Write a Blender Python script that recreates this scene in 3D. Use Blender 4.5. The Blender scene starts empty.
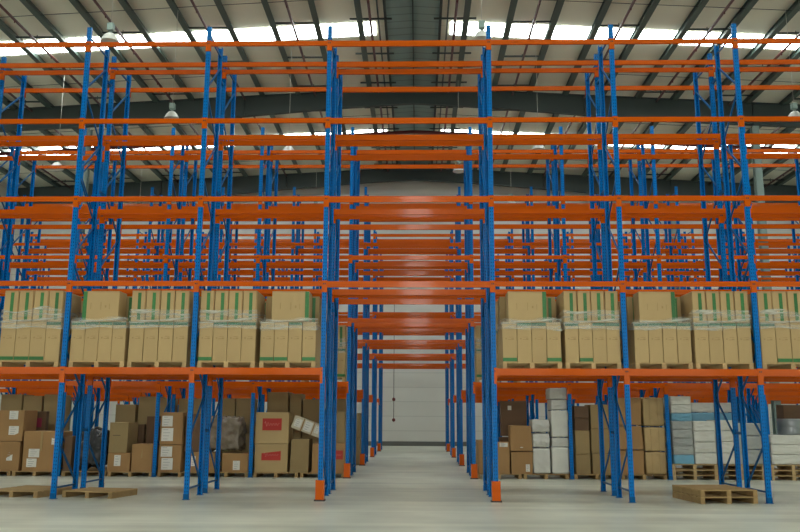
import bpy, bmesh, math, random
from mathutils import Vector, Matrix, noise
random.seed(7)
S = bpy.context.scene
COL = S.collection
ORD = ['first', 'second', 'third', 'fourth', 'fifth', 'sixth', 'seventh', 'eighth', 'ninth', 'tenth', 'eleventh', 'twelfth']

# ------------------------------------------------------------------ helpers
class MB:
    """collects shapes and links them as one mesh object"""
    def __init__(s): s.bm = bmesh.new()
    def quad(s, pts, mi=0):
        f = s.bm.faces.new([s.bm.verts.new(p) for p in pts]); f.material_index = mi; return s
    def box(s, x0, x1, y0, y1, z0, z1, mi=0, M=None):
        c = [(x0,y0,z0),(x1,y0,z0),(x1,y1,z0),(x0,y1,z0),(x0,y0,z1),(x1,y0,z1),(x1,y1,z1),(x0,y1,z1)]
        if M is not None: c = [M @ Vector(p) for p in c]
        v = [s.bm.verts.new(p) for p in c]
        for f in ((0,3,2,1),(4,5,6,7),(0,1,5,4),(1,2,6,5),(2,3,7,6),(3,0,4,7)):
            s.bm.faces.new([v[i] for i in f]).material_index = mi
        return s
    def bar(s, a, b, w, h, mi=0, up=(0,0,1)):
        a, b = Vector(a), Vector(b); d = (b-a); L = d.length; d.normalize()
        u = Vector(up)
        if abs(d.dot(u)) > .98: u = Vector((1,0,0))
        x = d.cross(u).normalized(); z = x.cross(d).normalized()
        M = Matrix((( x.x,d.x,z.x,a.x),(x.y,d.y,z.y,a.y),(x.z,d.z,z.z,a.z),(0,0,0,1)))
        return s.box(-w/2, w/2, 0, L, -h/2, h/2, mi, M)
    def tube(s, a, b, r, r2=None, n=10, mi=0, cap=True):
        a, b = Vector(a), Vector(b); d = (b-a).normalized(); r2 = r if r2 is None else r2
        u = Vector((0,0,1)) if abs(d.z) < .9 else Vector((1,0,0))
        x = d.cross(u).normalized(); y = d.cross(x)
        A = []; B = []
        for i in range(n):
            t = 2*math.pi*i/n; o = x*math.cos(t)+y*math.sin(t)
            A.append(s.bm.verts.new(a+o*r)); B.append(s.bm.verts.new(b+o*r2))
        for i in range(n):
            f = s.bm.faces.new((A[i],A[(i+1)%n],B[(i+1)%n],B[i])); f.material_index = mi; f.smooth = True
        if cap:
            s.bm.faces.new(A[::-1]).material_index = mi; s.bm.faces.new(B).material_index = mi
        return s
    def lathe(s, prof, n=20, mi=0):
        rings = []
        for r, z in prof:
            rings.append([s.bm.verts.new((max(r,1e-4)*math.cos(2*math.pi*i/n), max(r,1e-4)*math.sin(2*math.pi*i/n), z)) for i in range(n)])
        for p, q in zip(rings, rings[1:]):
            for i in range(n):
                f = s.bm.faces.new((p[i],p[(i+1)%n],q[(i+1)%n],q[i])); f.smooth = True; f.material_index = mi
        return s
    def prism(s, poly, axis, a, b, mi=0):
        """poly of 2D points extruded along axis between a and b"""
        def P(u, v, t): return (u,v,t) if axis == 'z' else ((t,u,v) if axis == 'x' else (u,t,v))
        A = [s.bm.verts.new(P(u,v,a)) for u,v in poly]; B = [s.bm.verts.new(P(u,v,b)) for u,v in poly]
        n = len(poly)
        for i in range(n): s.bm.faces.new((A[i],A[(i+1)%n],B[(i+1)%n],B[i])).material_index = mi
        s.bm.faces.new(A[::-1]).material_index = mi; s.bm.faces.new(B).material_index = mi
        return s
    def bevel(s, w, seg=1):
        bmesh.ops.bevel(s.bm, geom=s.bm.edges[:], offset=w, segments=seg, affect='EDGES', clamp_overlap=True); return s
    def mesh(s, name, *mats):
        me = bpy.data.meshes.new(name)
        bmesh.ops.recalc_face_normals(s.bm, faces=s.bm.faces[:])
        s.bm.to_mesh(me); s.bm.free()
        for m in mats: me.materials.append(m)
        return me
    def build(s, name, mat, parent=None, loc=(0,0,0)):
        mats = mat if isinstance(mat, (list, tuple)) else [mat]
        return link(name, s.mesh(name, *mats), parent, loc)

def link(name, me, parent=None, loc=(0,0,0), rot=(0,0,0)):
    o = bpy.data.objects.new(name, me); COL.objects.link(o)
    o.location = loc; o.rotation_euler = rot
    if parent: o.parent = parent
    return o
def empty(name, loc=(0,0,0), parent=None, rot=(0,0,0)):
    o = link(name, None, parent, loc, rot); o.empty_display_size = .2; return o
def tag(o, label=None, cat=None, group=None, kind=None):
    if label: o['label'] = label
    if cat: o['category'] = cat
    if group: o['group'] = group
    if kind: o['kind'] = kind
    return o
def kids(o): return [c for c in bpy.data.objects if c.parent == o]
def copy_tree(o, parent=None, ch=None):
    c = o.copy(); COL.objects.link(c); c.parent = parent
    for k in (TREE.get(o.name) or []): copy_tree(k, c)
    return c
TREE = {}
def remember(o):
    """store the child lists once so copying is quick"""
    ks = kids(o); TREE[o.name] = ks
    for k in ks: remember(k)

# ------------------------------------------------------------------ materials
def mat(name, col, rough=.6, metal=0.0, spec=.5, var=0.0, vscale=3.0, bump=0.0, bscale=30.0, dirt=None, coat=0):
    m = bpy.data.materials.new(name); m.use_nodes = True
    nt = m.node_tree; N = nt.nodes; L = nt.links; b = N['Principled BSDF']
    b.inputs['Base Color'].default_value = (*col, 1); b.inputs['Roughness'].default_value = rough
    b.inputs['Metallic'].default_value = metal; b.inputs['Specular IOR Level'].default_value = spec
    if coat: b.inputs['Coat Weight'].default_value = coat; b.inputs['Coat Roughness'].default_value = .075
    tc = N.new('ShaderNodeTexCoord'); oi = N.new('ShaderNodeObjectInfo')
    if var:
        n = N.new('ShaderNodeTexNoise'); n.inputs['Scale'].default_value = vscale; n.inputs['Detail'].default_value = 5
        L.new(tc.outputs['Object'], n.inputs['Vector'])
        mr = N.new('ShaderNodeMapRange'); mr.inputs[3].default_value = 1-var; mr.inputs[4].default_value = 1+var
        L.new(n.outputs[0], mr.inputs[0])
        mr2 = N.new('ShaderNodeMapRange'); mr2.inputs[3].default_value = 1-var*.6; mr2.inputs[4].default_value = 1+var*.6
        L.new(oi.outputs['Random'], mr2.inputs[0])
        mu = N.new('ShaderNodeMath'); mu.operation = 'MULTIPLY'; L.new(mr.outputs[0], mu.inputs[0]); L.new(mr2.outputs[0], mu.inputs[1])
        hs = N.new('ShaderNodeHueSaturation'); hs.inputs['Color'].default_value = (*col, 1); L.new(mu.outputs[0], hs.inputs['Value'])
        L.new(hs.outputs[0], b.inputs['Base Color'])
    if bump:
        n = N.new('ShaderNodeTexNoise'); n.inputs['Scale'].default_value = bscale; n.inputs['Detail'].default_value = 4
        L.new(tc.outputs['Object'], n.inputs['Vector'])
        bp = N.new('ShaderNodeBump'); bp.inputs['Strength'].default_value = bump; bp.inputs['Distance'].default_value = .02
        L.new(n.outputs[0], bp.inputs['Height']); L.new(bp.outputs[0], b.inputs['Normal'])
    return m
def lin(r, g, b):
    f = lambda c: (c/255/12.92) if c/255 <= .04045 else ((c/255+.055)/1.055)**2.4
    return (f(r), f(g), f(b))

M = {}
M['orange'] = mat('orange_enamel', (.56,.094,.002), .24, spec=.08, coat=.2, var=.07, vscale=1.5)
M['blue'] = mat('blue_enamel', (.0,.115,.35), .32, spec=.3, var=.06, vscale=1.2)
M['blue_dark'] = mat('blue_brace', (.0,.085,.25), .3, spec=.13, var=.06)
M['pin'] = mat('dark_pin', (.03,.02,.015), .5)
M['zinc'] = mat('zinc_plate', (.35,.36,.37), .45, .7)
M['wood'] = mat('pallet_wood', lin(186,158,112), .8, var=.22, vscale=6, bump=.3, bscale=20)
M['wood_old'] = mat('weathered_pallet_wood', lin(160,132,88), .85, var=.28, vscale=5, bump=.4, bscale=18)
M['kraft'] = mat('kraft_card', lin(178,152,106), .75, var=.07, vscale=2.2, bump=.12, bscale=9)
M['kraft_brown'] = mat('brown_card', lin(156,120,76), .78, var=.1, vscale=2.5, bump=.2, bscale=6)
M['kraft_dark'] = mat('dark_brown_card', lin(100,76,54), .8, var=.12, vscale=2.5, bump=.2, bscale=6)
M['kraft_olive'] = mat('tan_card', lin(148,126,86), .8, var=.1, vscale=2, bump=.15, bscale=6)
M['kraft_print'] = mat('carton_print', lin(160,134,90), .8)
M['green'] = mat('green_tape', lin(48,112,56), .5, var=.3, vscale=25)
M['green_band'] = mat('dark_green_band', lin(30,96,66), .45, var=.2, vscale=14)
M['red'] = mat('red_print', lin(176,44,34), .6, var=.06)
M['magenta'] = mat('magenta_print', lin(130,30,60), .6)
M['paper'] = mat('paper_label', lin(214,212,204), .7, var=.05)
M['ink'] = mat('label_ink', lin(150,150,150), .7)
M['white_print'] = mat('white_print', lin(222,150,140), .6)
M['bale'] = mat('white_woven_bale', lin(192,192,184), .6, var=.1, vscale=5, bump=.5, bscale=9)
M['foam'] = mat('white_wrapped_foam', lin(206,206,196), .4, var=.08, vscale=5, bump=.4, bscale=8)
M['foam_grey'] = mat('grey_wrapped_foam', lin(158,162,158), .4, var=.12, vscale=5, bump=.4, bscale=8)
M['foam_blue'] = mat('pale_blue_film', lin(110,165,190), .35, var=.12, vscale=5, bump=.4, bscale=8)
M['cream'] = mat('cream_plastic_wrap', lin(196,188,164), .4, var=.1, vscale=8, bump=.6, bscale=10)
M['blackfilm'] = mat('black_plastic', (.025,.027,.03), .22, var=.3, vscale=7, bump=.8, bscale=7)
M['greyfilm'] = mat('clear_crumpled_plastic', lin(120,108,92), .18, var=.55, vscale=6, bump=1.0, bscale=9)
M['steel_roll'] = mat('brushed_steel', lin(150,156,158), .3, .8, var=.1, vscale=8)
M['column'] = mat('grey_green_steel', lin(120,138,132), .55, var=.06)
M['rafter'] = mat('dark_green_steel', lin(52,64,62), .6, var=.1, vscale=1)
M['purlin'] = mat('purlin_steel', lin(78,94,88), .5, var=.08, vscale=2)
M['maroon'] = mat('maroon_pipe', lin(100,34,34), .45, var=.1)
M['pipe'] = mat('dark_red_pipe', lin(92,38,36), .45, var=.1)
M['white_metal'] = mat('white_enamel', lin(212,214,206), .35)
M['wire'] = mat('pale_cord', lin(205,205,195), .5)
M['lamp_box'] = mat('grey_casting', lin(130,150,142), .45, .2)
M['wall'] = None

def ribbed(name, col, axis, period, depth, rough=.55, var=.04, line=.85, lw=.06):
    """painted sheet: thin darker joint lines every period along an axis, slight dirt"""
    m = mat(name, col, rough, var=0)
    nt = m.node_tree; N = nt.nodes; L = nt.links; b = N['Principled BSDF']
    g = N.new('ShaderNodeNewGeometry'); sp = N.new('ShaderNodeSeparateXYZ'); L.new(g.outputs['Position'], sp.inputs[0])
    d = N.new('ShaderNodeMath'); d.operation = 'DIVIDE'; d.inputs[1].default_value = period; L.new(sp.outputs[axis], d.inputs[0])
    fr = N.new('ShaderNodeMath'); fr.operation = 'FRACT'; L.new(d.outputs[0], fr.inputs[0])
    lt = N.new('ShaderNodeMath'); lt.operation = 'LESS_THAN'; lt.inputs[1].default_value = lw; L.new(fr.outputs[0], lt.inputs[0])
    n = N.new('ShaderNodeTexNoise'); n.inputs['Scale'].default_value = .5; n.inputs['Detail'].default_value = 6
    L.new(g.outputs['Position'], n.inputs['Vector'])
    mr = N.new('ShaderNodeMapRange'); mr.inputs[3].default_value = 1-var*2; mr.inputs[4].default_value = 1+var*2; L.new(n.outputs[0], mr.inputs[0])
    ml = N.new('ShaderNodeMapRange'); ml.inputs[3].default_value = 1; ml.inputs[4].default_value = line; L.new(lt.outputs[0], ml.inputs[0])
    mu = N.new('ShaderNodeMath'); mu.operation = 'MULTIPLY'; L.new(mr.outputs[0], mu.inputs[0]); L.new(ml.outputs[0], mu.inputs[1])
    hs = N.new('ShaderNodeHueSaturation'); hs.inputs['Color'].default_value = (*col, 1); L.new(mu.outputs[0], hs.inputs['Value'])
    L.new(hs.outputs[0], b.inputs['Base Color'])
    bp = N.new('ShaderNodeBump'); bp.inputs['Strength'].default_value = depth; bp.inputs['Distance'].default_value = .03
    L.new(lt.outputs[0], bp.inputs['Height']); L.new(bp.outputs[0], b.inputs['Normal'])
    return m
M['wall'] = ribbed('white_wall_sheet', lin(206,206,198), 2, .92, .3, line=.84)
M['roof'] = ribbed('roof_lining_sheet', lin(234,233,214), 1, 3.8, .2, line=.8, lw=.01, var=.05)
M['ridge'] = ribbed('ridge_vent_sheet', lin(128,152,148), 1, .62, .5, line=.62, lw=.12)
M['skirt'] = mat('dark_skirting', lin(96,98,92), .6)

# floor: sealed concrete
def floor_mat():
    m = mat('sealed_concrete', lin(190,190,180), .33, spec=.45)
    nt = m.node_tree; N = nt.nodes; L = nt.links; b = N['Principled BSDF']
    g = N.new('ShaderNodeNewGeometry')
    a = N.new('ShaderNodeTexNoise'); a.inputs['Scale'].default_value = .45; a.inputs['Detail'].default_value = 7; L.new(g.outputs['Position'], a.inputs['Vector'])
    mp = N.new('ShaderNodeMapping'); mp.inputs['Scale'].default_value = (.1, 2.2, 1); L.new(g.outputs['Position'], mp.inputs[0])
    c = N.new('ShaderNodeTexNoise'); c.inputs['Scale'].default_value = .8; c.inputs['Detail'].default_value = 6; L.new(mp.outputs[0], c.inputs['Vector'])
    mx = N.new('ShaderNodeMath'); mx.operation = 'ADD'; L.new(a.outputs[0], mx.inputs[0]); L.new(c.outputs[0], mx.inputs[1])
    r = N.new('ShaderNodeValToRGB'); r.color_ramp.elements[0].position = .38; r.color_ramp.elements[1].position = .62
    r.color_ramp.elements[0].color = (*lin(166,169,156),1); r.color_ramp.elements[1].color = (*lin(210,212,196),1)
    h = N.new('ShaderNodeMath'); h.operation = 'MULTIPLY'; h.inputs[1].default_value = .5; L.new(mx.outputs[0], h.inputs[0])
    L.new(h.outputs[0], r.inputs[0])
    # cross streaks: dirt marks, with rack shadow and reflection bands painted into the colour
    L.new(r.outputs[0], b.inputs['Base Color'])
    mr = N.new('ShaderNodeMapRange'); mr.inputs[3].default_value = .26; mr.inputs[4].default_value = .42; L.new(c.outputs[0], mr.inputs[0]); L.new(mr.outputs[0], b.inputs['Roughness'])
    return m
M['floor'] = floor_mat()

# blue post with a row of small punched slots on its faces
def post_mat():
    m = mat('blue_slotted_post', (.0,.15,.48), .25, spec=.13)
    nt = m.node_tree; N = nt.nodes; L = nt.links; b = N['Principled BSDF']
    tc = N.new('ShaderNodeTexCoord'); sp = N.new('ShaderNodeSeparateXYZ'); L.new(tc.outputs['Object'], sp.inputs[0])
    def mth(op, a, v=None, w=None):
        n = N.new('ShaderNodeMath'); n.operation = op; L.new(a, n.inputs[0])
        if v is not None:
            if isinstance(v, (int, float)): n.inputs[1].default_value = v
            else: L.new(v, n.inputs[1])
        return n.outputs[0]
    fz = mth('FRACT', mth('DIVIDE', sp.outputs[2], .076)); iz = mth('LESS_THAN', fz, .38)
    ax = mth('ABSOLUTE', mth('SUBTRACT', mth('ABSOLUTE', sp.outputs[0]), .022)); ix = mth('LESS_THAN', ax, .0065)
    hole = mth('MULTIPLY', iz, ix)
    mx = N.new('ShaderNodeMix'); mx.data_type = 'RGBA'; mx.inputs[6].default_value = (.0,.15,.48,1); mx.inputs[7].default_value = (.004,.012,.04,1)
    L.new(hole, mx.inputs[0]); L.new(mx.outputs[2], b.inputs['Base Color'])
    return m
M['post'] = post_mat()

def emis(name, col, s):
    m = bpy.data.materials.new(name); m.use_nodes = True; N = m.node_tree.nodes; b = N['Principled BSDF']
    b.inputs['Base Color'].default_value = (.8,.8,.8,1); b.inputs['Emission Color'].default_value = (*col,1); b.inputs['Emission Strength'].default_value = s
    return m
M['skylight'] = emis('daylit_skylight_panel', (.93,1,.97), 16)
M['backlight'] = emis('added_fill_panel', (1,.99,.91), 1.7)  # unseen glowing panels, added to light the front faces
M['highlight_strip'] = emis('added_highlight_strip', (1,.99,.95), 17)  # unseen bright strip, added to put highlights on the aisle beams

def film_mat():
    m = bpy.data.materials.new('stretch_film'); m.use_nodes = True; nt = m.node_tree; N = nt.nodes; L = nt.links
    b = N['Principled BSDF']; b.inputs['Base Color'].default_value = (*lin(214,218,208),1); b.inputs['Roughness'].default_value = .22
    tr = N.new('ShaderNodeBsdfTransparent'); mx = N.new('ShaderNodeMixShader'); out = N['Material Output']
    tc = N.new('ShaderNodeTexCoord'); mp = N.new('ShaderNodeMapping'); mp.inputs['Scale'].default_value = (1.2,1.2,9); mp.inputs['Rotation'].default_value = (0,.12,0)
    L.new(tc.outputs['Object'], mp.inputs[0])
    n = N.new('ShaderNodeTexNoise'); n.inputs['Scale'].default_value = 1.6; n.inputs['Detail'].default_value = 5; n.inputs['Distortion'].default_value = .6; L.new(mp.outputs[0], n.inputs['Vector'])
    r = N.new('ShaderNodeMapRange'); r.inputs[1].default_value = .38; r.inputs[2].default_value = .68; r.inputs[3].default_value = .05; r.inputs[4].default_value = .55; L.new(n.outputs[0], r.inputs[0])
    L.new(r.outputs[0], mx.inputs[0]); L.new(tr.outputs[0], mx.inputs[1]); L.new(b.outputs[0], mx.inputs[2]); L.new(mx.outputs[0], out.inputs[0])
    bp = N.new('ShaderNodeBump'); bp.inputs['Strength'].default_value = .7; bp.inputs['Distance'].default_value = .03; L.new(n.outputs[0], bp.inputs['Height']); L.new(bp.outputs[0], b.inputs['Normal'])
    return m
M['film'] = film_mat()

# ------------------------------------------------------------------ building shell
HW, YF, YB = 27.0, -25.0, 36.0          # half width, wall behind the camera, far wall
RZ, SL = 18.35, .053                    # ridge height and roof slope
def roofz(x): return RZ - SL*abs(x)
st = lambda o: tag(o, kind='structure')
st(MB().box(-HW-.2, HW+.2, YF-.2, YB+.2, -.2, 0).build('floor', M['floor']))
EH = roofz(HW)
st(MB().box(-HW-.2, HW+.2, YB, YB+.2, 0, RZ+.2).build('wall_back', M['wall']))
st(MB().box(-HW-.2, -HW, YF, YB, 0, EH+.1).build('wall_left', M['wall']))
st(MB().box(HW, HW+.2, YF, YB, 0, EH+.1).build('wall_right', M['wall']))
st(MB().box(-HW, HW, YB-.04, YB, 0, .28).build('baseboard_back', M['skirt']))
# wall behind the camera: solid sheet with openings for the added glowing panels
wf = MB()
openX = [(-24,-17.5),(-15.5,-9),(-7,-3.2),(-.6,.9),(3.2,7),(9,15.5),(17.5,24)]
OZ0, OZ1 = .6, 8.5
wf.box(-HW, HW, YF-.2, YF, 0, OZ0); wf.box(-HW, -.6, YF-.2, YF, OZ1, RZ+.2); wf.box(.9, HW, YF-.2, YF, OZ1, RZ+.2); wf.box(-.6, .9, YF-.2, YF, 15.5, RZ+.2)
px = -HW
for a, b in openX:
    wf.box(px, a, YF-.2, YF, OZ0, OZ1); px = b
wf.box(px, HW, YF-.2, YF, OZ0, OZ1)
st(wf.build('wall_front', M['wall']))
for i, (a, b) in enumerate(openX):
    st(MB().box(a, b, YF-.12, YF-.06, OZ0, 15.5 if i == 3 else OZ1).build(f'light_panel_{i+1}', M['backlight' if i != 3 else 'highlight_strip']))

ceil = MB()
for s in (-1, 1):
    pts = [(s*1.15, roofz(1.15)), (s*(HW+.2), roofz(HW+.2)), (s*(HW+.2), roofz(HW+.2)+.12), (s*1.15, roofz(1.15)+.12)]
    ceil.prism(pts, 'y', YF-.2, YB+.2)
ceiling = st(ceil.build('ceiling', M['roof']))
st(MB().prism([(-1.15, roofz(1.15)),(0, RZ+.02),(1.15, roofz(1.15)),(1.15, roofz(1.15)+.1),(0, RZ+.12),(-1.15, roofz(1.15)+.1)], 'y', YF-.2, YB+.2).build('ridge_panel', M['ridge'], ceiling))
# skylight strips
SKY = [(-12.3,-10.9), (1.1,2.5), (14.8,15.95), (27.95,29.35)]
k = 8
for (y0, y1) in SKY:
    for s in (-1, 1):
        z0, z1 = roofz(1.62)-.02, roofz(HW-.6)-.02
        o = MB()
        a, b = s*1.62, s*(HW-.6)
        o.prism([(a, z0-.02),(b, z1-.02),(b, z1),(a, z0)], 'y', y0, y1)
        st(o.build(f'light_panel_{k}', M['skylight'])); k += 1
# purlins running away from the camera
def purlin_mesh():
    m = MB(); y0, y1 = YF, YB
    h = .32
    m.box(-.012, .012, y0, y1, -h, -.02)          # web
    m.box(-.125, .125, y0, y1, -h, -h+.016)       # lower flange
    m.box(-.085, .012, y0, y1, -.04, -.022)
    m.box(.075, .085, y0, y1, -h, -h+.04)
    return m.mesh('purlin', M['purlin'])
pm = purlin_mesh()
for s in (-1, 1):
    for j in range(14):
        x = s*(2.2+1.8*j)
        if abs(x) < HW-.3: st(link('purlin', pm, ceiling, (x, 0, roofz(x))))
for x, w in ((-1.15,.1),(1.15,.1),(0,.05)):
    st(MB().box(x-w/2, x+w/2, YF, YB, roofz(x)-.2, roofz(x)-.01).build('ridge_beam', M['rafter'], ceiling))
for x in (-1.45,1.45):
    st(MB().box(x-.03, x+.03, YF, YB, roofz(x)-.14, roofz(x)-.03).build('ridge_trim', M['purlin'], ceiling))
# sag rods across the purlins
for i, y in enumerate((-5,4.6,12.4,19.0,25.2,32)):
    for s in (-1, 1):
        st(MB().bar((s*1.3, y, roofz(1.3)-.16), (s*(HW-.3), y, roofz(HW-.3)-.16), .018, .018).build('sag_rod', M['rafter'], ceiling))
# rafters (tapered I sections) and columns
def rafter(y):
    o = MB(); t = .12
    xs = [0, 3.8, 11.9, 21, HW-.02]; zb = [17.22, 16.98, 16.28, 15.82, 15.3]
    for s in (-1, 1):
        for i in range(4):
            xa, xb = s*xs[i], s*xs[i+1]; ta, tb = roofz(xa)-.27, roofz(xb)-.27; ba, bb = zb[i], zb[i+1]
            o.prism([(xa, ba),(xb, bb),(xb, tb),(xa, ta)], 'y', y-.012, y+.012)
            o.prism([(xa, ba),(xb, bb),(xb, bb+.025),(xa, ba+.025)], 'y', y-t, y+t)
            o.prism([(xa, ta-.025),(xb, tb-.025),(xb, tb),(xa, ta)], 'y', y-t, y+t)
        for x in (8.5, 16.8, 21):
            o.box(s*x-.015, s*x+.015, y-t, y+t, 15.9 if x>17 else (16.0 if x > 12 else 16.6), roofz(x)-.28)
    return st(o.build('rafter', M['rafter'], ceiling))
for y in (-18.73, -5.35, 8.03, 21.43, 34.8): rafter(y)
def column(x, y, h, n):
    o = MB(); w = .17
    o.box(x-w, x+w, y-.15, y-.13, 0, h); o.box(x-w, x+w, y+.13, y+.15, 0, h); o.box(x-.01, x+.01, y-.13, y+.13, 0, h)
    o.box(x-.24, x+.24, y-.17, y+.17, 0, .03)
    return st(o.build('column', M['column']))
for y in (8.03, 21.43, 34.8):
    for x in (-16.35, 16.83): column(x, y, 15.95, 0)

# ------------------------------------------------------------------ sprinkler pipes
PIPEX = [1.75, 4.95, 8.5, 12.1, 15.7, 19.3, 22.9]
HANG = MB().bar((-.88,0,.2),(.88,0,.2),.06,.06).bar((0,0,0),(0,0,.3),.03,.03).mesh('pipe_hanger', M['rafter'])
HEAD = MB().tube((0,0,-.02),(0,0,-.12),.035,.02,n=8).mesh('sprinkler_head', M['pipe'])
def sprinkler(s, i):
    x = s*PIPEX[i]; z = roofz(x)-.42
    side = 'left' if s < 0 else 'right'
    t = empty('sprinkler_pipe', (x, 0, z))
    tag(t, f'thin dark red sprinkler pipe under the roof, {ORD[i]} to the {side} of the ridge', 'pipe', 'sprinkler branch pipes under the roof')
    MB().tube((0,YF+1,0), (0,YB-.6,0), .055, n=8).build('pipe_run', M['pipe'], t)
    for y in [q*3.3+.9 for q in range(1, 11)]:
        if y < YB-1:
            link('pipe_hanger', HANG, t, (0,y,0)); link('sprinkler_head', HEAD, t, (0,y+1.4,0))
for s in (-1, 1):
    for i in range(len(PIPEX)): sprinkler(s, i)
t = empty('sprinkler_main', (0, 27, 0))
tag(t, 'thick maroon sprinkler main crossing the roof beyond the first dark rafter', 'pipe')
mm = MB()
xs = [-HW+.3, -12, -4, 0, 4, 12, HW-.3]
for a, b in zip(xs, xs[1:]): mm.tube((a,0,roofz(a)-.6), (b,0,roofz(b)-.6), .1, n=10)
mm.build('pipe_run', M['maroon'], t)

# ------------------------------------------------------------------ pendant high-bay lamps
def lamp_proto():
    t = empty('pendant_lamp')
    MB().lathe([(.06,.02),(.13,-.01),(.22,-.12),(.28,-.26),(.29,-.27),(.28,-.265),(.21,-.13),(.1,-.03),(.0,-.02)], 24).build('reflector', M['white_metal'], t)
    MB().box(-.1,.1,-.09,.09,.1,.34).bevel(.015).build('ballast_box', M['lamp_box'], t)
    MB().tube((0,0,0),(0,0,.09),.05,n=10).build('neck', M['lamp_box'], t)
    MB().tube((0,0,.34),(0,0,4.2),.008,n=6).build('cord', M['wire'], t)
    return t
LP = [(-9.18,5.59,'nearest lamp left of the aisle, above the left rack'),(2.14,5.59,'nearest lamp beside the aisle, above its right posts'),
      (-9.2,12.08,'second lamp back on the left, against the dark rafter'),(14.5,12.31,'lamp at the far right edge of the view, against the dark rafter'),
      (2.11,18.97,'lamp over the aisle in the distance, under the far rafter'),(-15.45,16.36,'its cord crossing the rafter at far left'),
      (-5.04,14.27,'its cord hanging just left of the aisle posts'),(5.04,14.0,'its cord hanging just right of the aisle posts'),
      (-5.15,24.2,'far one whose cord shows low beside the left aisle posts'),(4.93,22.7,'far one whose cord shows low beside the right aisle posts'),(-14.27,23.6,'far one at left beyond the second rack row')]
lp = lamp_proto(); remember(lp)
for i, (x, y, w) in enumerate(LP):
    zl = 13.2 if i < 5 else 12.55
    o = lp if i == 0 else copy_tree(lp)
    o.location = (x, y, zl)
    o.scale.z = 1
    tag(o, 'white pendant lamp, ' + w, 'lamp', 'pendant warehouse lamps')
# cord on the far wall
t = empty('hanging_cord', (-1.3, 35.2, 0)); tag(t, 'thin dark cord with two small red weights hanging before the far white wall', 'cord')
MB().tube((0,0,1.6),(0,0,9.5),.02,n=6).build('cord_line', M['pin'], t)
for z in (1.62, 2.9): MB().lathe([(0,z-.12),(.1,z-.06),(.11,z+.06),(0,z+.14)], 10).build('weight', M['maroon'], t)

# ------------------------------------------------------------------ pallet racking
AI, BAY, TOP = 1.824, 2.8, 10.594
LV = [2.742, 4.618, 6.526, 8.357, 10.225]
D1, D2, D3, PER = 1.17, 1.557, 2.745, 6.69
def post_mesh(flip):
    o = MB(); w, d, t = .05, .075, .005; s = -1 if flip else 1
    y0 = 0
    def bx(x0,x1,a,b,z0=0,z1=TOP): o.box(x0,x1,min(s*a,s*b),max(s*a,s*b),z0,z1)
    bx(-w, w, 0, t); bx(-w, -w+t, t, d); bx(w-t, w, t, d); bx(-w+t,-w+.02, d-t, d); bx(w-.02, w-t, d-t, d)
    bx(-.018,.018,-.004,0)          # raised rib down the middle
    return o.mesh('post', M['post'])
POST = [post_mesh(False), post_mesh(True)]
def foot_mesh():
    return MB().box(-.075,.075,-.012,.09,0,.008).box(-.055,.055,-.012,-.007,.008,.12).mesh('foot_plate', M['blue_dark'])
FOOT = foot_mesh()
def brace_list():
    L = [((.04,.22),(D1-.04,.22))]
    z = .28; up = 0
    while z+1.0 < TOP-.1:
        a, b = (.04, D1-.04) if up else (D1-.04, .04)
        L.append(((a, z), (b, z+.93))); z += .98; up = 1-up
    L.append(((.04,TOP-.22),(D1-.04,TOP-.22)))
    return L
BL = brace_list()
BRM = {}
def brace_mesh(a, b):
    dy, dz = round(b[0]-a[0],3), round(b[1]-a[1],3)
    if (dy,dz) not in BRM:
        BRM[(dy,dz)] = MB().bar((0,0,0),(0,dy,dz),.038,.03,up=(1,0,0)).mesh('brace', M['blue_dark'])
    return BRM[(dy,dz)]
ALLBR = None
def frame_proto(detail):
    f = empty('upright_frame')
    link('post', POST[0], f, (0,0,0)); link('post', POST[1], f, (0,D1,0))
    link('foot_plate', FOOT, f, (0,0,0)); link('foot_plate', FOOT, f, (0,D1,0), (0,0,math.pi))
    if detail:
        for a, b in BL: link('brace', brace_mesh(a,b), f, (0,a[0],a[1]))
    else:
        m = MB()
        for a, b in BL: m.bar((0,a[0],a[1]),(0,b[0],b[1]),.038,.03,up=(1,0,0))
        m.build('bracing', M['blue_dark'], f)
    remember(f)
    return f
BEAM = {}
def beam_geo(m, L, h, x=0, y=0, z=0, s=1):
    """beam with a stepped face, plus the claw plates gripping the posts; s=1 faces -y"""
    def bx(x0,x1,a,b,z0,z1,mi=0): m.box(x+x0,x+x1,y+min(s*a,s*b),y+max(s*a,s*b),z+z0,z+z1,mi)
    e = .052; bk = .33 if h == .145 else .245
    bx(e, L-e, -.008, .045, -h, -.028)
    bx(e, L-e, .004, .045, -.028, 0)
    bx(e, L-e, -.013, -.008, -h*.62, -h*.46)
    for a, b in ((0, e), (L-e, L)):
        bx(a, b, -.016, -.006, -bk, .012)
    for a, b in ((e, e+.006), (L-e-.006, L-e)): bx(a, b, -.016, .05, -bk, .012)
    for px_ in (.018, L-.018): bx(px_-.012, px_+.012, -.024, -.016, -.075, -.045, 1)
def beam_mesh(L, h, s):
    key = (round(L,3), h, s)
    if key not in BEAM:
        m = MB(); beam_geo(m, L, h, s=s); BEAM[key] = m.mesh('beam', M['orange'], M['pin'])
    return BEAM[key]
def cols(n):
    c = [AI+BAY*i for i in range(n)]
    return [-x for x in c[::-1]] + c
def hgt(lv, aisle): return .135 if aisle else (.145 if lv == 0 else .11)
FR = {True: None, False: None}
ROWN = [4+1, 5, 6, 7, 8]
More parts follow.
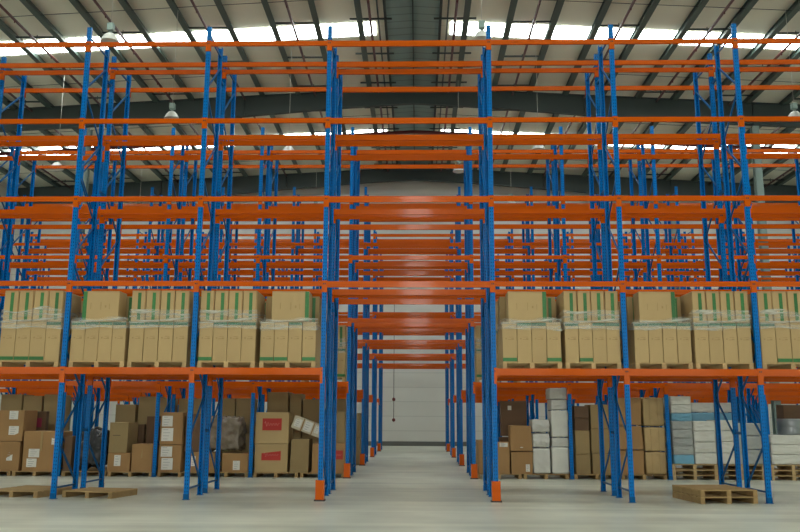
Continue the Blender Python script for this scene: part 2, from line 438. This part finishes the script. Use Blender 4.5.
RLAB = [('front blue and orange pallet rack facing the camera with wrapped cartons'),
        ('pallet rack run standing back to back just behind the front rack'),
        ('pallet rack run across the first cross aisle, mixed cartons on the floor beneath'),
        ('rear half of the second double rack, behind the mixed floor cartons'),
        ('front half of the third double rack, seen down the aisle'),
        ('rear half of the third double rack, seen down the aisle'),
        ('front half of the fourth double rack, far back along the aisle'),
        ('rear half of the fourth double rack, far back along the aisle'),
        ('front half of the last double rack before the far white wall'),
        ('rear half of the last double rack, nearest the far white wall')]
SPM = MB().box(-.02, .02, D1-D2+.018, -.02, -.03, .03).mesh('row_spacer', M['blue_dark'])
for r in range(5):
    for half in (0, 1):
        y0 = PER*r + (D2 if half else 0)
        t = empty('pallet_rack', (0, y0, 0)); tag(t, RLAB[2*r+half], 'rack', 'rows of blue and orange pallet racking')
        cs = cols(ROWN[r]); det = (r == 0)
        for c in cs:
            if FR[det] is None: FR[det] = frame_proto(det); f = FR[det]
            else: f = copy_tree(FR[det])
            f.parent = t; f.location = (c, 0, 0)
        # beams, the nearest to the aisle first; past a hundred the outer ones become one part
        items = []
        for a, b in zip(cs, cs[1:]):
            ais = abs(a+b) < .01
            for li, z in enumerate(LV):
                if ais and li == 0: continue
                for s in (1, -1): items.append((abs(a+b), a, b-a, z, hgt(li, ais), s))
        items.sort(key=lambda q: q[0])
        for q in items[:100]:
            link('beam', beam_mesh(q[2], q[4], q[5]), t, (q[1], 0 if q[5] == 1 else D1, q[3]))
        if len(items) > 100:
            m = MB()
            for q in items[100:]: beam_geo(m, q[2], q[4], q[1], 0 if q[5] == 1 else D1, q[3], q[5])
            tag(m.build('outer_beams', [M['orange'], M['pin']], t), kind='stuff')
        if half:   # spacers tying the two runs
            for c in cs:
                for z in (1.4, 4.1, 7.0, 9.8): link('row_spacer', SPM, t, (c,0,z))

# orange column guards on the aisle corners
def guard_mesh():
    m = MB(); w = .088
    m.box(-w, w, -.105, -.095, .03, .42); m.box(-w, -w+.01, -.095, .075, .03, .42); m.box(w-.01, w, -.095, .075, .03, .42)
    return m.mesh('guard_shell', M['orange'])
GM = guard_mesh(); GB = MB().box(-.11,.11,-.125,-.08,0,.03).box(-.11,-.08,-.08,.08,0,.03).box(.08,.11,-.08,.08,0,.03).mesh('guard_base', M['pin'])
for r in range(5):
    for s in (-1, 1):
        side = 'left' if s < 0 else 'right'
        t = empty('column_guard', (s*AI, PER*r, 0))
        tag(t, f'orange steel column guard on the {side} of the aisle, {ORD[r]} from the camera', 'guard', 'orange column guards along the aisle')
        link('guard_shell', GM, t); link('guard_base', GB, t)

# ------------------------------------------------------------------ pallets
PH = .135
def pallet_parts(W, D, parent, wood):
    m = MB()
    n = 7; bw = D/n*.72
    for i in range(n):
        y = i*(D-bw)/(n-1); m.box(0, W, y, y+bw, PH-.02, PH)
    m.build('top_deck', wood, parent)
    for x in (0, W/2-.045, W-.09):
        MB().box(x, x+.09, .0, D, .02, PH-.021).build('stringer', wood, parent)
    for x in (0, W/2-.05, W-.1): MB().box(x, x+.1, 0, D, 0, .019).build('bottom_board', wood, parent)
PP = {}
def pallet(x, y, z, W, D, label, group=None, rot=0, wood='wood'):
    key = (round(W,3), round(D,3), wood)
    if key not in PP:
        o = empty('pallet'); pallet_parts(W, D, o, M[wood]); remember(o); PP[key] = o
    else: o = copy_tree(PP[key])
    o.location = (x, y, z); o.rotation_euler = (0,0,rot)
    tag(o, label, 'pallet', group)
    return o

# ------------------------------------------------------------------ cartons
def carton_mesh(W, D, H, matname, seed=0, marks=None, bul=.004):
    rnd = random.Random(seed)
    m = MB(); m.box(0, W, 0, D, 0, H)
    for v in m.bm.verts:
        v.co.x += rnd.uniform(-bul, bul); v.co.y += rnd.uniform(-bul, bul)
        if v.co.z > H/2: v.co.z += rnd.uniform(-bul, 0)
    m.bevel(.006)
    for (fx, fz, fw, fh) in (marks or ()):
        m.box(fx*W, fx*W+fw, -.002-bul, -.001+.0, fz*H, fz*H+fh, 1)
    # centre flap seam on top and a little below the edge
    return m.mesh('carton', M[matname], M['kraft_print'])
CM = {}
def shared_carton(key, *a, **k):
    if key not in CM: CM[key] = carton_mesh(*a, **k)
    return CM[key]
MARKS = [(.4,.56,.06,.012),(.62,.56,.05,.03),(.45,.62,.1,.01),(.2,.57,.03,.03)]
MARKW = [(.22,.4,.01,.14),(.5,.38,.01,.17),(.74,.4,.01,.12),(.62,.45,.03,.05)]

LZ = LV[0]+PH                       # carton base on the first beam level
LH, UH = .865, .68
STACK = [  # x0, x1, upper type, green band on lower tops, green bottom tapes, phrase
 (-8.88,-7.56,'A',(3,), (0,1,2), 'fifth pallet left of the aisle'),
 (-7.33,-6.13,'B0',(0,1,2,3), (), 'fourth pallet left of the aisle'),
 (-6.06,-4.78,'A',(0,1,2,3), (), 'third pallet left of the aisle'),
 (-4.54,-3.3,'A',(1,2,3), (0,), 'second pallet left of the aisle'),
 (-3.2,-1.99,'B1',(2,), (0,1,3), 'first pallet left of the aisle'),
 (2.02,3.28,'B2',(1,2), (0,3), 'first pallet right of the aisle'),
 (3.36,4.54,'A',(0,2,3), (1,), 'second pallet right of the aisle'),
 (4.84,6.05,'B2',(0,1,2,3), (), 'third pallet right of the aisle'),
 (6.12,7.33,'A',(0,1,2,3), (), 'fourth pallet right of the aisle'),
 (7.52,8.80,'A',(0,), (1,2), 'fifth pallet right of the aisle')]
TAPES = {}
def tape(name, W, H, matn, parent, loc):
    k = (name, round(W,3), round(H,3), matn)
    if k not in TAPES: TAPES[k] = MB().box(0, W, -.004, 0, 0, H).mesh(name, M[matn])
    return link(name, TAPES[k], parent, loc)
def wrap_mesh(W, D, z0, z1, seed):
    """a band of loose film round the stack"""
    rnd = random.Random(seed); m = MB(); bm = m.bm
    per = []; n = 26
    def rect(t):
        P = 2*(W+D); q = t*P
        if q < W: return (q, 0, 0, -1)
        q -= W
        if q < D: return (W, q, 1, 0)
        q -= D
        if q < W: return (W-q, D, 0, 1)
        return (0, D-(q-W), -1, 0)
    nt, nz = 84, 7
    grid = []
    for j in range(nz+1):
        row = []
        for i in range(nt):
            x, y, nx, ny = rect(i/nt)
            w = noise.noise(Vector((x*2.1+seed, y*2.1, seed*.7)))
            a = z0 + .07*w; b = z1 + .1*noise.noise(Vector((x*1.6-seed, y*1.6, 3)))
            z = a + (b-a)*j/nz
            off = .018 + .012*noise.noise(Vector((x*9, y*9, z*14+seed)))
            ox = off*nx + (x-W/2)*.014; oy = off*ny + (y-D/2)*.014
            row.append(bm.verts.new((x+ox, y+oy, z)))
        grid.append(row)
    for j in range(nz):
        for i in range(nt):
            f = bm.faces.new((grid[j][i], grid[j][(i+1)%nt], grid[j+1][(i+1)%nt], grid[j+1][i])); f.smooth = True
    return m.mesh('stretch_wrap', M['film'])

def load(x0, x1, yf, kind, band, bottoms, phrase, front=True, zb=LZ, D=1.02, group_suffix='front pallets'):
    W = x1-x0; cw = W/4
    def lb(t): return t
    if front: pl = f'pale wooden pallet on the first beam level, {phrase}'
    else: pl = phrase[0]
    pallet(x0, yf, zb-PH, round(W,3), D, pl, f'pallets on the first beam level, {group_suffix}')
    for i in range(4):
        me = shared_carton(('low', round(cw,3), i), cw-.01, D-.02, LH-.006, 'kraft', seed=i+int(W*100), marks=MARKS)
        o = link('carton', me, None, (x0+i*cw+.005, yf+.01, zb))
        lab = f'tall kraft carton, {ORD[i]} from left, lower tier, {phrase}' if front else phrase[1]
        tag(o, lab, 'carton', f'tall cartons in the lower tier, {group_suffix}')
        if i in band: tape('green_tape', cw-.014, .065, 'green_band', o, (.002, -.004, LH-.085))
        if i in bottoms: tape('green_tape', cw-.014, .075, 'green', o, (.002, -.004, .02))
    z = zb+LH
    if kind == 'A':
        for i in range(4):
            h = UH
            me = shared_carton(('up', round(cw,3), i), cw-.012, D-.06, h, 'kraft', seed=i+50+int(W*100))
            o = link('carton', me, None, (x0+i*cw+.006, yf+.03, z))
            lab = f'green striped carton, {ORD[i]} from left, upper tier, {phrase}' if front else phrase[2]
            tag(o, lab, 'carton', f'upright cartons in the upper tier, {group_suffix}')
            tape('green_tape', .072, h*.88, 'green', o, (cw*.42, -.004, h*.05))
            tape('edge_tape', .012, h*.97, 'kraft_brown', o, (cw-.03, -.004, .01))
    else:
        if kind == 'B0': a, b, st_ = x0+.2, x1-.21, 0
        elif kind == 'B1': a, b, st_ = x0+.23, x1-.17, 1
        else: a, b, st_ = x0+.14, x1-.29, 1
        w = b-a
        me = carton_mesh(w, .47, UH-.01, 'kraft', seed=int(x0*10)+99, marks=MARKW)
        o = link('carton', me, None, (a, yf+.03, z))
        tag(o, f'wide kraft carton alone on the upper tier of the {phrase}', 'carton', 'wide cartons on top of the front pallets')
        tape('green_tape', .085, UH-.03, 'green', o, ((.004 if st_ == 0 else w-.089), -.004, .01))
        for i in range(4):
            o2 = link('carton', shared_carton(('nar', round(cw,3)), cw-.02, .45, UH-.05, 'kraft_olive', seed=4), None, (x0+i*cw+.01, yf+.54, z))  # darker card colour stands in for the shade behind the wide carton
            tag(o2, f'narrow carton {ORD[i]} from left behind the wide one, {phrase}', 'carton', 'set-back upper cartons on the front pallets')
            tape('green_tape', .07, UH*.8, 'green', o2, (cw*.42, -.004, .05))
    if front:
        o = link('stretch_wrap', wrap_mesh(W, D, z-.16, z+(.26 if kind == 'A' else .06), int(x0*7)), None, (x0, yf, 0))
        tag(o, f'clear stretch wrap banding the cartons of the {phrase}', 'plastic wrap', 'stretch wrap round the front loads')
for i, (x0, x1, k_, bd, bt, ph) in enumerate(STACK):
    load(x0, x1, .07, k_, bd, bt, ph)
# the loads on the run just behind, and the two at the aisle corners of the second double rack
for i, (x0, x1, k_, bd, bt, ph) in enumerate(STACK):
    load(x0+.01, x1+.0, D2+.08, 'A', (0,2), (), ('pallet under the cartons directly behind the front loads, first level',
         'tall carton in the gap behind the front loads, lower tier', 'green striped carton in the gap behind the front loads, upper tier'), front=False, group_suffix='second run')
for s, ph in ((-1,'left'),(1,'right')):
    x0, x1 = (-3.22,-1.93) if s < 0 else (1.93,3.22)
    load(x0, x1, PER+.08, 'A', (0,1,2,3), (0,1,2,3), (f'raised pallet at the {ph} aisle corner of the second double rack',
         f'tall carton at the {ph} aisle corner of the second double rack', f'green striped carton at the {ph} aisle corner of the second double rack'), front=False, group_suffix=f'second double rack {ph} corner')
    o = link('stretch_wrap', wrap_mesh(x1-x0, 1.02, LZ+LH-.15, LZ+LH+.3, 40+s), None, (x0, PER+.08, 0))
    tag(o, f'clear stretch wrap on the load at the {ph} aisle corner of the second double rack', 'plastic wrap')

# ------------------------------------------------------------------ goods on the floor of the second double rack
YA = PER+.11
ZF = PH+.002
def paper(o, W, H, rects, name='paper_label', matn='paper', lines=True):
    for (a, b, c, d) in rects:
        m = MB(); m.box(a*W, c*W, -.006, -.001, b*H, d*H, 0)
        if lines:
            n = 4
            for j in range(n):
                z = (b + (d-b)*(j+.6)/(n+.2))*H
                m.box(a*W+.15*(c-a)*W, a*W+(.55+.3*((j*37)%3)/3)*(c-a)*W, -.0075, -.006, z, z+.012, 1)
        m.build(name, [M[matn], M['ink']], o)
def redlabel(o, W, H, r):
    a, b, c, d = r; w = (c-a)*W; h = (d-b)*H
    m = MB(); m.box(a*W, c*W, -.006, -.001, b*H, d*H, 0)
    pts = []
    for i in range(45):
        u = i/44; pts.append((a*W+w*(.12+.76*u), b*H+h*(.5+.16*math.sin(u*34)*(1 if i < 12 else .6)+ (.08 if i < 5 else 0))))
    for p, q in zip(pts, pts[1:]): m.bar((p[0],-.008,p[1]),(q[0],-.008,q[1]),.004,.012,mi=1,up=(0,1,0))
    m.build('red_label', [M['red'], M['white_print']], o)
def crate(x0, x1, y, D, z0, z1, matn, label, cat='carton', name='carton', group=None, seed=None, bul=.012, tapeit=False):
    W, H = x1-x0, z1-z0
    me = carton_mesh(W-.006, D, H-.004, matn, seed=int(abs(x0*91+z0*17)) if seed is None else seed, bul=bul)
    o = link(name, me, None, (x0+.003, y, z0))
    assert len(label.split()) <= 16, label
    tag(o, label, cat, group)
    if tapeit: MB().box(W*.47, W*.53, -.004-bul*.5, -.001, H*.5, H*.98).build('packing_tape', M['kraft_print'], o)
    return o, W, H
def soft(x0, x1, y, D, z0, z1, matn, label, cat, name, group=None, amp=.03, rnd=.22, seed=1, freq=4.0):
    """rounded lumpy bundle"""
    W, H = x1-x0, z1-z0
    bm = bmesh.new(); n = 14
    bmesh.ops.create_cube(bm, size=1); bmesh.ops.subdivide_edges(bm, edges=bm.edges[:], cuts=n, use_grid_fill=True)
    for v in bm.verts:
        c = v.co*2; l = c.length
        k = max(abs(c.x), abs(c.y), abs(c.z)); sph = c/l
        p = c.lerp(sph*1.18, rnd)
        d = noise.noise(Vector((p.x*freq*.5+seed*3.1, p.y*freq*.5, p.z*freq*.5)))*amp + abs(noise.noise(Vector((p.x*freq+seed, p.y*freq, p.z*freq*1.6))))*amp*.9
        p = p*(1-amp*.5) + sph*d*2
        v.co = Vector((p.x*W/2+W/2, p.y*D/2+D/2, p.z*H/2+H/2))
    lo = min(v.co.z for v in bm.verts); hi = max(v.co.z for v in bm.verts)
    for v in bm.verts: v.co.z = (v.co.z-lo)/(hi-lo)*H
    for f in bm.faces: f.smooth = True
    me = bpy.data.meshes.new(name); bm.to_mesh(me); bm.free(); me.materials.append(M[matn])
    o = link(name, me, None, (x0, y, z0)); tag(o, label, cat, group)
    return o, W, H

# pallets: two to a bay
names = {}
for s in (-1, 1):
    for b in range(4):
        for k_ in range(2):
            xl = AI+BAY*b + (.08 if k_ == 0 else 1.43)
            x0 = xl if s > 0 else -xl-1.29
            n = 2*b+k_
            side = 'left' if s < 0 else 'right'
            if n > 7: continue
            raised = s > 0 and n in (4,5,6)
            for q in range(3 if raised else 1):
                lab = f'floor pallet under the goods of the second double rack, {ORD[n]} {side} of the aisle'
                if raised: lab = f'{["bottom","middle","top"][q]} of three stacked pallets under white foam, {ORD[n]} {side} of the aisle'
                pallet(x0, YA-.02, q*(PH+.012) if raised else 0, 1.29, 1.0, lab, 'floor pallets under the second double rack', wood='wood_old' if not raised else 'wood')
            pallet(x0, PER+D2+.1, 0, 1.29, 1.0, f'floor pallet in the rear run of the second double rack, {ORD[n]} {side} of the aisle', 'rear floor pallets under the second double rack', wood='wood_old')

G1 = 'mixed cartons on the floor left of the aisle'
G2 = 'mixed goods on the floor right of the aisle'
o,W,H = crate(-12.4,-11.43,YA,.9,ZF,.99,'kraft_brown','brown carton with small white label at left edge, bottom of its stack',group=G1); paper(o,W,H,[(.6,.35,.78,.65)])
o,W,H = crate(-12.45,-11.41,YA+.02,.88,.99,1.89,'kraft_brown','brown carton with two white labels at left edge, on top of another',group=G1); paper(o,W,H,[(.58,.7,.83,.97),(.6,.2,.88,.48)])
o,W,H = crate(-11.34,-10.29,YA,.9,ZF,1.29,'kraft_brown','big brown carton with two tilted white papers behind the leftmost front post',group=G1,bul=.02,tapeit=True)
paper(o,W,H,[(.12,.1,.4,.31),(.16,.34,.46,.55),(.78,.66,.98,.9)])
crate(-10.14,-9.9,YA,.8,ZF,1.15,'kraft_dark','narrow dark carton beside the black plastic heap',group=G1)
soft(-9.8,-8.99,YA,.8,ZF,1.42,'blackfilm','crumpled black plastic wrapped bundle among the left frame braces','wrapped bundle','wrapped_bundle',G1,amp=.14,rnd=.25,seed=5,freq=6)
o,W,H = crate(-8.84,-8.17,YA,.9,ZF,.67,'kraft_brown','small brown carton with one white label under a taller tan one',group=G1); paper(o,W,H,[(.3,.3,.58,.88)])
o,W,H = crate(-8.84,-8.28,YA+.01,.85,.672,1.55,'kraft_olive','tall plain tan carton with a dark dash, on a small brown carton',group=G1)
MB().box(W*.2,W*.6,-.014,-.01,H*.56,H*.575).build('printed_dash', M['pin'], o)
o,W,H = crate(-8.14,-7.53,YA,.9,ZF,.93,'kraft_brown','brown carton with two white papers and raised lid, left of a blue post',group=G1,bul=.025,tapeit=True); paper(o,W,H,[(.22,.5,.8,.85),(.2,.1,.78,.46)])
o,W,H = crate(-7.35,-6.69,YA,.9,ZF,.92,'kraft_brown','lower of two brown cartons with white papers, behind the second front post',group=G1); paper(o,W,H,[(.1,.55,.6,.92),(.15,.08,.65,.5)])
o,W,H = crate(-7.35,-6.69,YA+.01,.9,.922,1.85,'kraft_brown','upper of two brown cartons with white papers, behind the second front post',group=G1); paper(o,W,H,[(.08,.55,.55,.88),(.08,.1,.6,.5)])
o,W,H = crate(-6.44,-5.70,YA,.9,ZF,.7,'kraft_brown','low brown carton behind the paired blue posts left of centre',group=G1); paper(o,W,H,[(.08,.3,.25,.8)])
crate(-6.62,-6.07,YA+.12,.75,.704,1.8,'kraft_dark','dark brown carton standing on the low one behind paired blue posts',group=G1)
soft(-5.98,-4.98,YA+.0,.8,.706,1.8,'greyfilm','crumpled clear plastic bundle on top of two low cartons','wrapped bundle','wrapped_bundle',G1,amp=.12,rnd=.2,seed=9,freq=5)
o,W,H = crate(-5.48,-4.71,YA,.9,ZF,.68,'kraft_brown','low brown carton with white label beneath the clear plastic bundle',group=G1); paper(o,W,H,[(.42,.12,.68,.6)])
for z0, z1, w in ((ZF,.95,'lower'),(.952,1.86,'upper')):
    o,W,H = crate(-4.53,-3.56,YA,.9,z0,z1,'kraft',f'{w} of two tan cartons with red rectangular label',group=G1)
    redlabel(o, W, H, (.2,.42,.78,.8))
crate(-3.48,-2.93,YA,.85,ZF,1.12,'kraft_olive','crumpled upright tan carton under the tilted white labelled package',group=G1,bul=.035)
o,W,H = crate(-2.86,-1.9,YA,.9,ZF,.98,'kraft_brown','brown carton with small red label beside the left aisle posts',group=G1); redlabel(o, W, H, (.55,.45,.93,.75))
crate(-2.5,-1.93,YA+.1,.8,.982,1.9,'kraft_olive','plain tan carton on the carton beside the left aisle posts',group=G1)
# the tilted package
W, H = .86, .37
o = link('package', carton_mesh(W, .5, H, 'cream', seed=3, bul=.02), None, (-3.5, YA+.06, 1.42), (0, math.radians(20), 0))
tag(o, 'tilted white plastic wrapped package with pale labels, slumped across tan cartons', 'package', G1)
paper(o, W, H, [(.05,.2,.28,.85),(.4,.15,.66,.9),(.78,.25,.93,.85)])
MB().box(W*.32,W*.36,-.025,-.001,0,H).box(W*.7,W*.73,-.025,-.001,0,H).build('strap', M['kraft_brown'], o)
# cartons set back
o,W,H = crate(-11.62,-11.16,YA+.93,.2,ZF,1.87,'kraft_dark','dark carton with magenta print set back behind the big left carton',group=G1); MB().box(W*.3,W*.75,-.016,-.012,H*.72,H*.88).build('magenta_print', M['magenta'], o)
crate(-8.52,-8.1,YA+.91,.2,ZF,1.49,'kraft_dark','dark carton set back behind the tall plain tan one',group=G1)
crate(-8.05,-7.66,YA+.93,.2,ZF,1.73,'kraft_dark','taller dark carton set back left of a blue post',group=G1)
# rear run on the left
YR = PER+D2+.12
RW = 'tan carton in the rear run, '
def rear(x0, x1, top, n, where, matn='kraft_olive', group='tan cartons in the rear run left of the aisle'):
    h = (top-ZF)/n
    for i in range(n):
        tier = ['lowest','middle','top'][i] if n == 3 else ['lower','upper'][i]
        crate(x0, x1, YR, .85, ZF+i*h, ZF+(i+1)*h-.003, matn, f'tan rear run carton, {tier} of its stack, {where}', group=group, bul=.008)
rear(-12.92,-12.25,2.4,2,'at the far left edge')
rear(-12.2,-11.6,2.36,2,'second from the far left edge')
rear(-11.55,-11.05,2.4,2,'behind the big left carton')
rear(-9.26,-8.63,2.1,2,'above the tall plain tan carton')
rear(-8.55,-7.95,2.35,2,'left of the second front post')
rear(-7.88,-7.55,2.3,2,'narrow, left of the second front post')
rear(-7.28,-6.45,2.29,2,'right of the second front post')
rear(-6.0,-5.5,2.3,2,'behind the clear plastic bundle, left column')
rear(-5.47,-4.95,2.3,2,'behind the clear plastic bundle, right column')
rear(-4.5,-3.84,2.5,2,'above the red labelled cartons')
rear(-3.79,-3.42,2.45,2,'behind the tilted package, left column')
rear(-3.38,-2.78,2.28,2,'behind the tilted package, right column')
rear(-2.6,-1.95,2.3,2,'beside the left aisle posts')
# right of the aisle
crate(1.95,2.45,YA,.9,ZF,1.09,'kraft_brown','brown carton half hidden behind the right aisle posts',group=G2)
o,W,H = crate(2.5,2.86,YA,.6,ZF,1.04,'kraft_brown','narrow brown carton with pale label right of the aisle posts',group=G2); paper(o,W,H,[(.2,.84,.85,.97)])
crate(2.68,3.46,YA+.66,.32,ZF,1.19,'kraft_dark','lower dark brown wrapped carton standing behind the strapped carton',group=G2,bul=.03)
o,W,H = crate(2.68,3.46,YA+.66,.32,1.192,2.25,'kraft_dark','upper dark brown wrapped carton standing behind the strapped carton',group=G2,bul=.03); paper(o,W,H,[(.28,.72,.42,.84)],lines=False)
o,W,H = crate(2.89,3.52,YA,.6,ZF,.78,'kraft_brown','lower brown carton with small corner label, beside white bales',group=G2,bul=.025); paper(o,W,H,[(.68,.1,.86,.42)])
o,W,H = crate(2.89,3.52,YA,.6,.782,1.52,'kraft_brown','upper brown carton with a white scuff, beside white bales',group=G2,bul=.025); MB().lathe([(0,-.012),(.05,-.006),(.04,.01),(0,.02)],10).build('white_patch', M['paper'], o, (W*.5, -.02, .1))
GB_ = 'white bales and packages right of the aisle'
def bale(x0,x1,z0,z1,lab,r=.1,amp=.03,seed=1,m='bale'): soft(x0,x1,YA,.75,z0,z1,m,lab,'bale','bale',GB_,amp=amp,rnd=r,seed=seed)
bale(3.54,4.03,ZF,.87,'tall square white bale at the bottom of the left bale stack',.06,.025,1)
bale(3.53,4.04,.872,1.3,'rounded white bale in the middle of the left bale stack',.25,.04,2)
bale(3.53,4.04,1.302,1.69,'rounded white bale topping the left bale stack',.22,.04,3)
bale(4.08,4.56,ZF,.9,'tall white package at the bottom of the right bale stack',.03,.015,4,'foam')
bale(4.09,4.57,.902,1.16,'thin flat white package, second up in the right bale stack',.08,.03,5)
bale(4.09,4.57,1.162,1.95,'tall white package in the middle of the right bale stack',.04,.02,6,'foam')
bale(4.1,4.56,1.952,2.26,'white package, second from top of the right bale stack',.06,.03,7)
bale(4.06,4.56,2.262,2.59,'white package topping the right bale stack under the orange beam',.06,.02,8)
for i,(z0,z1) in enumerate(((ZF,.71),(.712,1.38),(1.382,1.73),(1.732,2.08))):
    crate(4.76,5.18,YA,.85,z0,z1,'kraft_olive' if i<2 else 'kraft_dark',f'{["lowest tan","second tan","third dark","topmost dark"][i]} carton of the column right of the white packages',group=G2)
for i,(z0,z1) in enumerate(((ZF,.73),(.732,1.43),(1.432,2.13))):
    crate(5.23,5.82,YA,.85,z0,z1,'kraft_olive',f'{["lowest","middle","topmost"][i]} tan carton, second column right of the white packages',group=G2)
for i,(z0,z1) in enumerate(((ZF,.84),(.842,1.53),(1.532,2.34))):
    crate(6.0,6.7,YA,.85,z0,z1,'kraft_brown',f'{["lowest","middle","topmost"][i]} brown carton behind the fifth front post from the left',group=G2,bul=.03)
for i,(z0,z1) in enumerate(((ZF,.78),(.782,1.49),(1.492,2.34))):
    o,W,H = soft(6.76,7.36,YA,.85,z0,z1,'kraft',f'{["lowest","middle","topmost"][i]} bulging strapped bale of the brown three-high stack','bale','bale','strapped brown bales right of the aisle',amp=.03,rnd=.06,seed=20+i)
    MB().box(W*.3,W*.31,-.012,.0,.03,H-.03).box(W*.68,W*.69,-.012,0,.03,H-.03).build('strap', M['kraft_print'], o)
ZP = 3*(PH+.012)
def foams(x0, x1, zs, cols_, where, y=YA, D=.8, group='wrapped foam slabs right of the aisle'):
    for i,(a,b) in enumerate(zip(zs, zs[1:])):
        c = cols_[i % len(cols_)]; nm = {'foam':'white','foam_grey':'grey','foam_blue':'pale blue'}[c]
        soft(x0, x1, y, D, a, b-.002, c, f'{nm} wrapped foam slab, {ORD[i]} from the bottom, {where}', 'foam slab', 'foam_slab', group, amp=.02, rnd=.03, seed=i*3+int(x0*5), freq=5)
foams(7.57,8.15,[ZP,.70,.94,1.17,1.41,1.65,1.88,2.12,2.37],['foam_blue','foam_grey','foam_grey','foam_grey','foam_grey','foam_blue','foam','foam'],'column beside the strapped brown bales')
foams(8.18,8.8,[ZP,.75,1.06,1.37,1.66],['foam'],'wide low white column, left half')
foams(8.84,9.38,[ZP,.76,1.07,1.38,1.69],['foam'],'wide low white column, right half')
foams(9.43,10.12,[ZP,.85,1.24,1.61],['foam_grey'],'column behind the clustered blue frames at right')
foams(10.36,11.5,[ZP,.72,1.0,1.27],['foam'],'low stack at the right edge')
for x0,x1,w in ((8.66,9.36,'left'),(9.43,9.92,'right')):
    foams(x0, x1, [ZF,.7,1.3,1.92,2.22],['foam_grey','foam_grey','foam_blue','foam'],f'rear run {w} stack', YR, .7, 'foam slabs in the rear run')
foams(11.74,12.4,[ZF,.8,1.5,2.07],['foam'],'rear run stack at the right edge', YR, .7, 'foam slabs in the rear run')
o = MB().lathe([(0,0),(.37,0),(.38,.02),(.38,.2),(.372,.22),(.38,.24),(.38,.44),(.37,.46),(0,.46)], 32).build('steel_roll', M['steel_roll'], None, (11.16, YA+.42, 1.272))
tag(o, 'shiny grey steel drum on the low white stack at the right edge', 'drum')
crate(10.86,11.4,YA+.15,.5,1.735,2.14,'kraft_dark','brown wrapped carton on top of the shiny steel drum',group=G2)
for i, (x0, x1, tp) in enumerate(((4.75,5.3,1.9),(5.4,5.85,2.0),(6.1,6.6,1.9))):
    rear(x0, x1, tp, 2, ['behind the first tan column','behind the second tan column','behind the brown three-high stack'][i], 'kraft_olive', 'tan cartons in the rear run right of the aisle')
# third double rack, left of the aisle
for i, (x0, x1) in enumerate(((-2.7,-1.94),(-3.5,-2.75),(-4.4,-3.7))):
    for j in range(2):
        crate(x0, x1, 2*PER+.1, .9, .005+j*.95, .95+j*.95, 'kraft_olive', f'{["lower","upper"][j]} tan carton under the third double rack, {ORD[i]} left of the aisle', group='cartons under the third double rack')

# ------------------------------------------------------------------ loose pallets on the floor under the front rack
GP = 'empty pallets on the floor by the front rack'
pallet(-9.07,.42,0,1.25,1.4,'empty weathered pallet at far left, partly behind the leftmost front post',GP,rot=math.radians(-10),wood='wood_old')
pallet(-7.4,.42,0,1.2,.98,'empty weathered pallet just right of the leftmost front post',GP,rot=math.radians(-13),wood='wood_old')
for q in (0, 1):
    pallet(5.97+.01*q,-.15+.02*q,q*(PH+.002),1.21,1.42,f'{["lower","upper"][q]} of two empty stacked pallets left of the rightmost front post',GP,rot=math.radians(6),wood='wood_old')

# ------------------------------------------------------------------ world, camera
w = bpy.data.worlds.new('world'); S.world = w; w.use_nodes = True
w.node_tree.nodes['Background'].inputs[0].default_value = (.75,.85,1,1); w.node_tree.nodes['Background'].inputs[1].default_value = 1.0

CX, D, CH, YAW, PIT, ROLL, F = 0.1972, 17.6198, 1.669, .0216, .1842, .0044, 822.55
fw = Vector((-math.sin(YAW)*math.cos(PIT), math.cos(YAW)*math.cos(PIT), math.sin(PIT)))
r = Vector((math.cos(YAW), math.sin(YAW), 0)); u = r.cross(fw)
cr, sr = math.cos(ROLL), math.sin(ROLL)
X = r*cr + u*sr; Y = u*cr - r*sr; Z = -fw
cam = bpy.data.cameras.new('camera'); co = bpy.data.objects.new('camera', cam); COL.objects.link(co)
co.matrix_world = Matrix(((X.x,Y.x,Z.x,CX),(X.y,Y.y,Z.y,-D),(X.z,Y.z,Z.z,CH),(0,0,0,1)))
cam.sensor_width = 36; cam.lens = F/800*36; cam.clip_end = 200
S.camera = co
vs = S.view_settings
vs.view_transform = 'Standard'; vs.look = 'None'; vs.gamma = 1; vs.use_curve_mapping = False
vs.exposure = -0.25
S.cycles.max_bounces = 8; S.cycles.diffuse_bounces = 5; S.cycles.transparent_max_bounces = 12
S.cycles.caustics_reflective = False; S.cycles.caustics_refractive = False
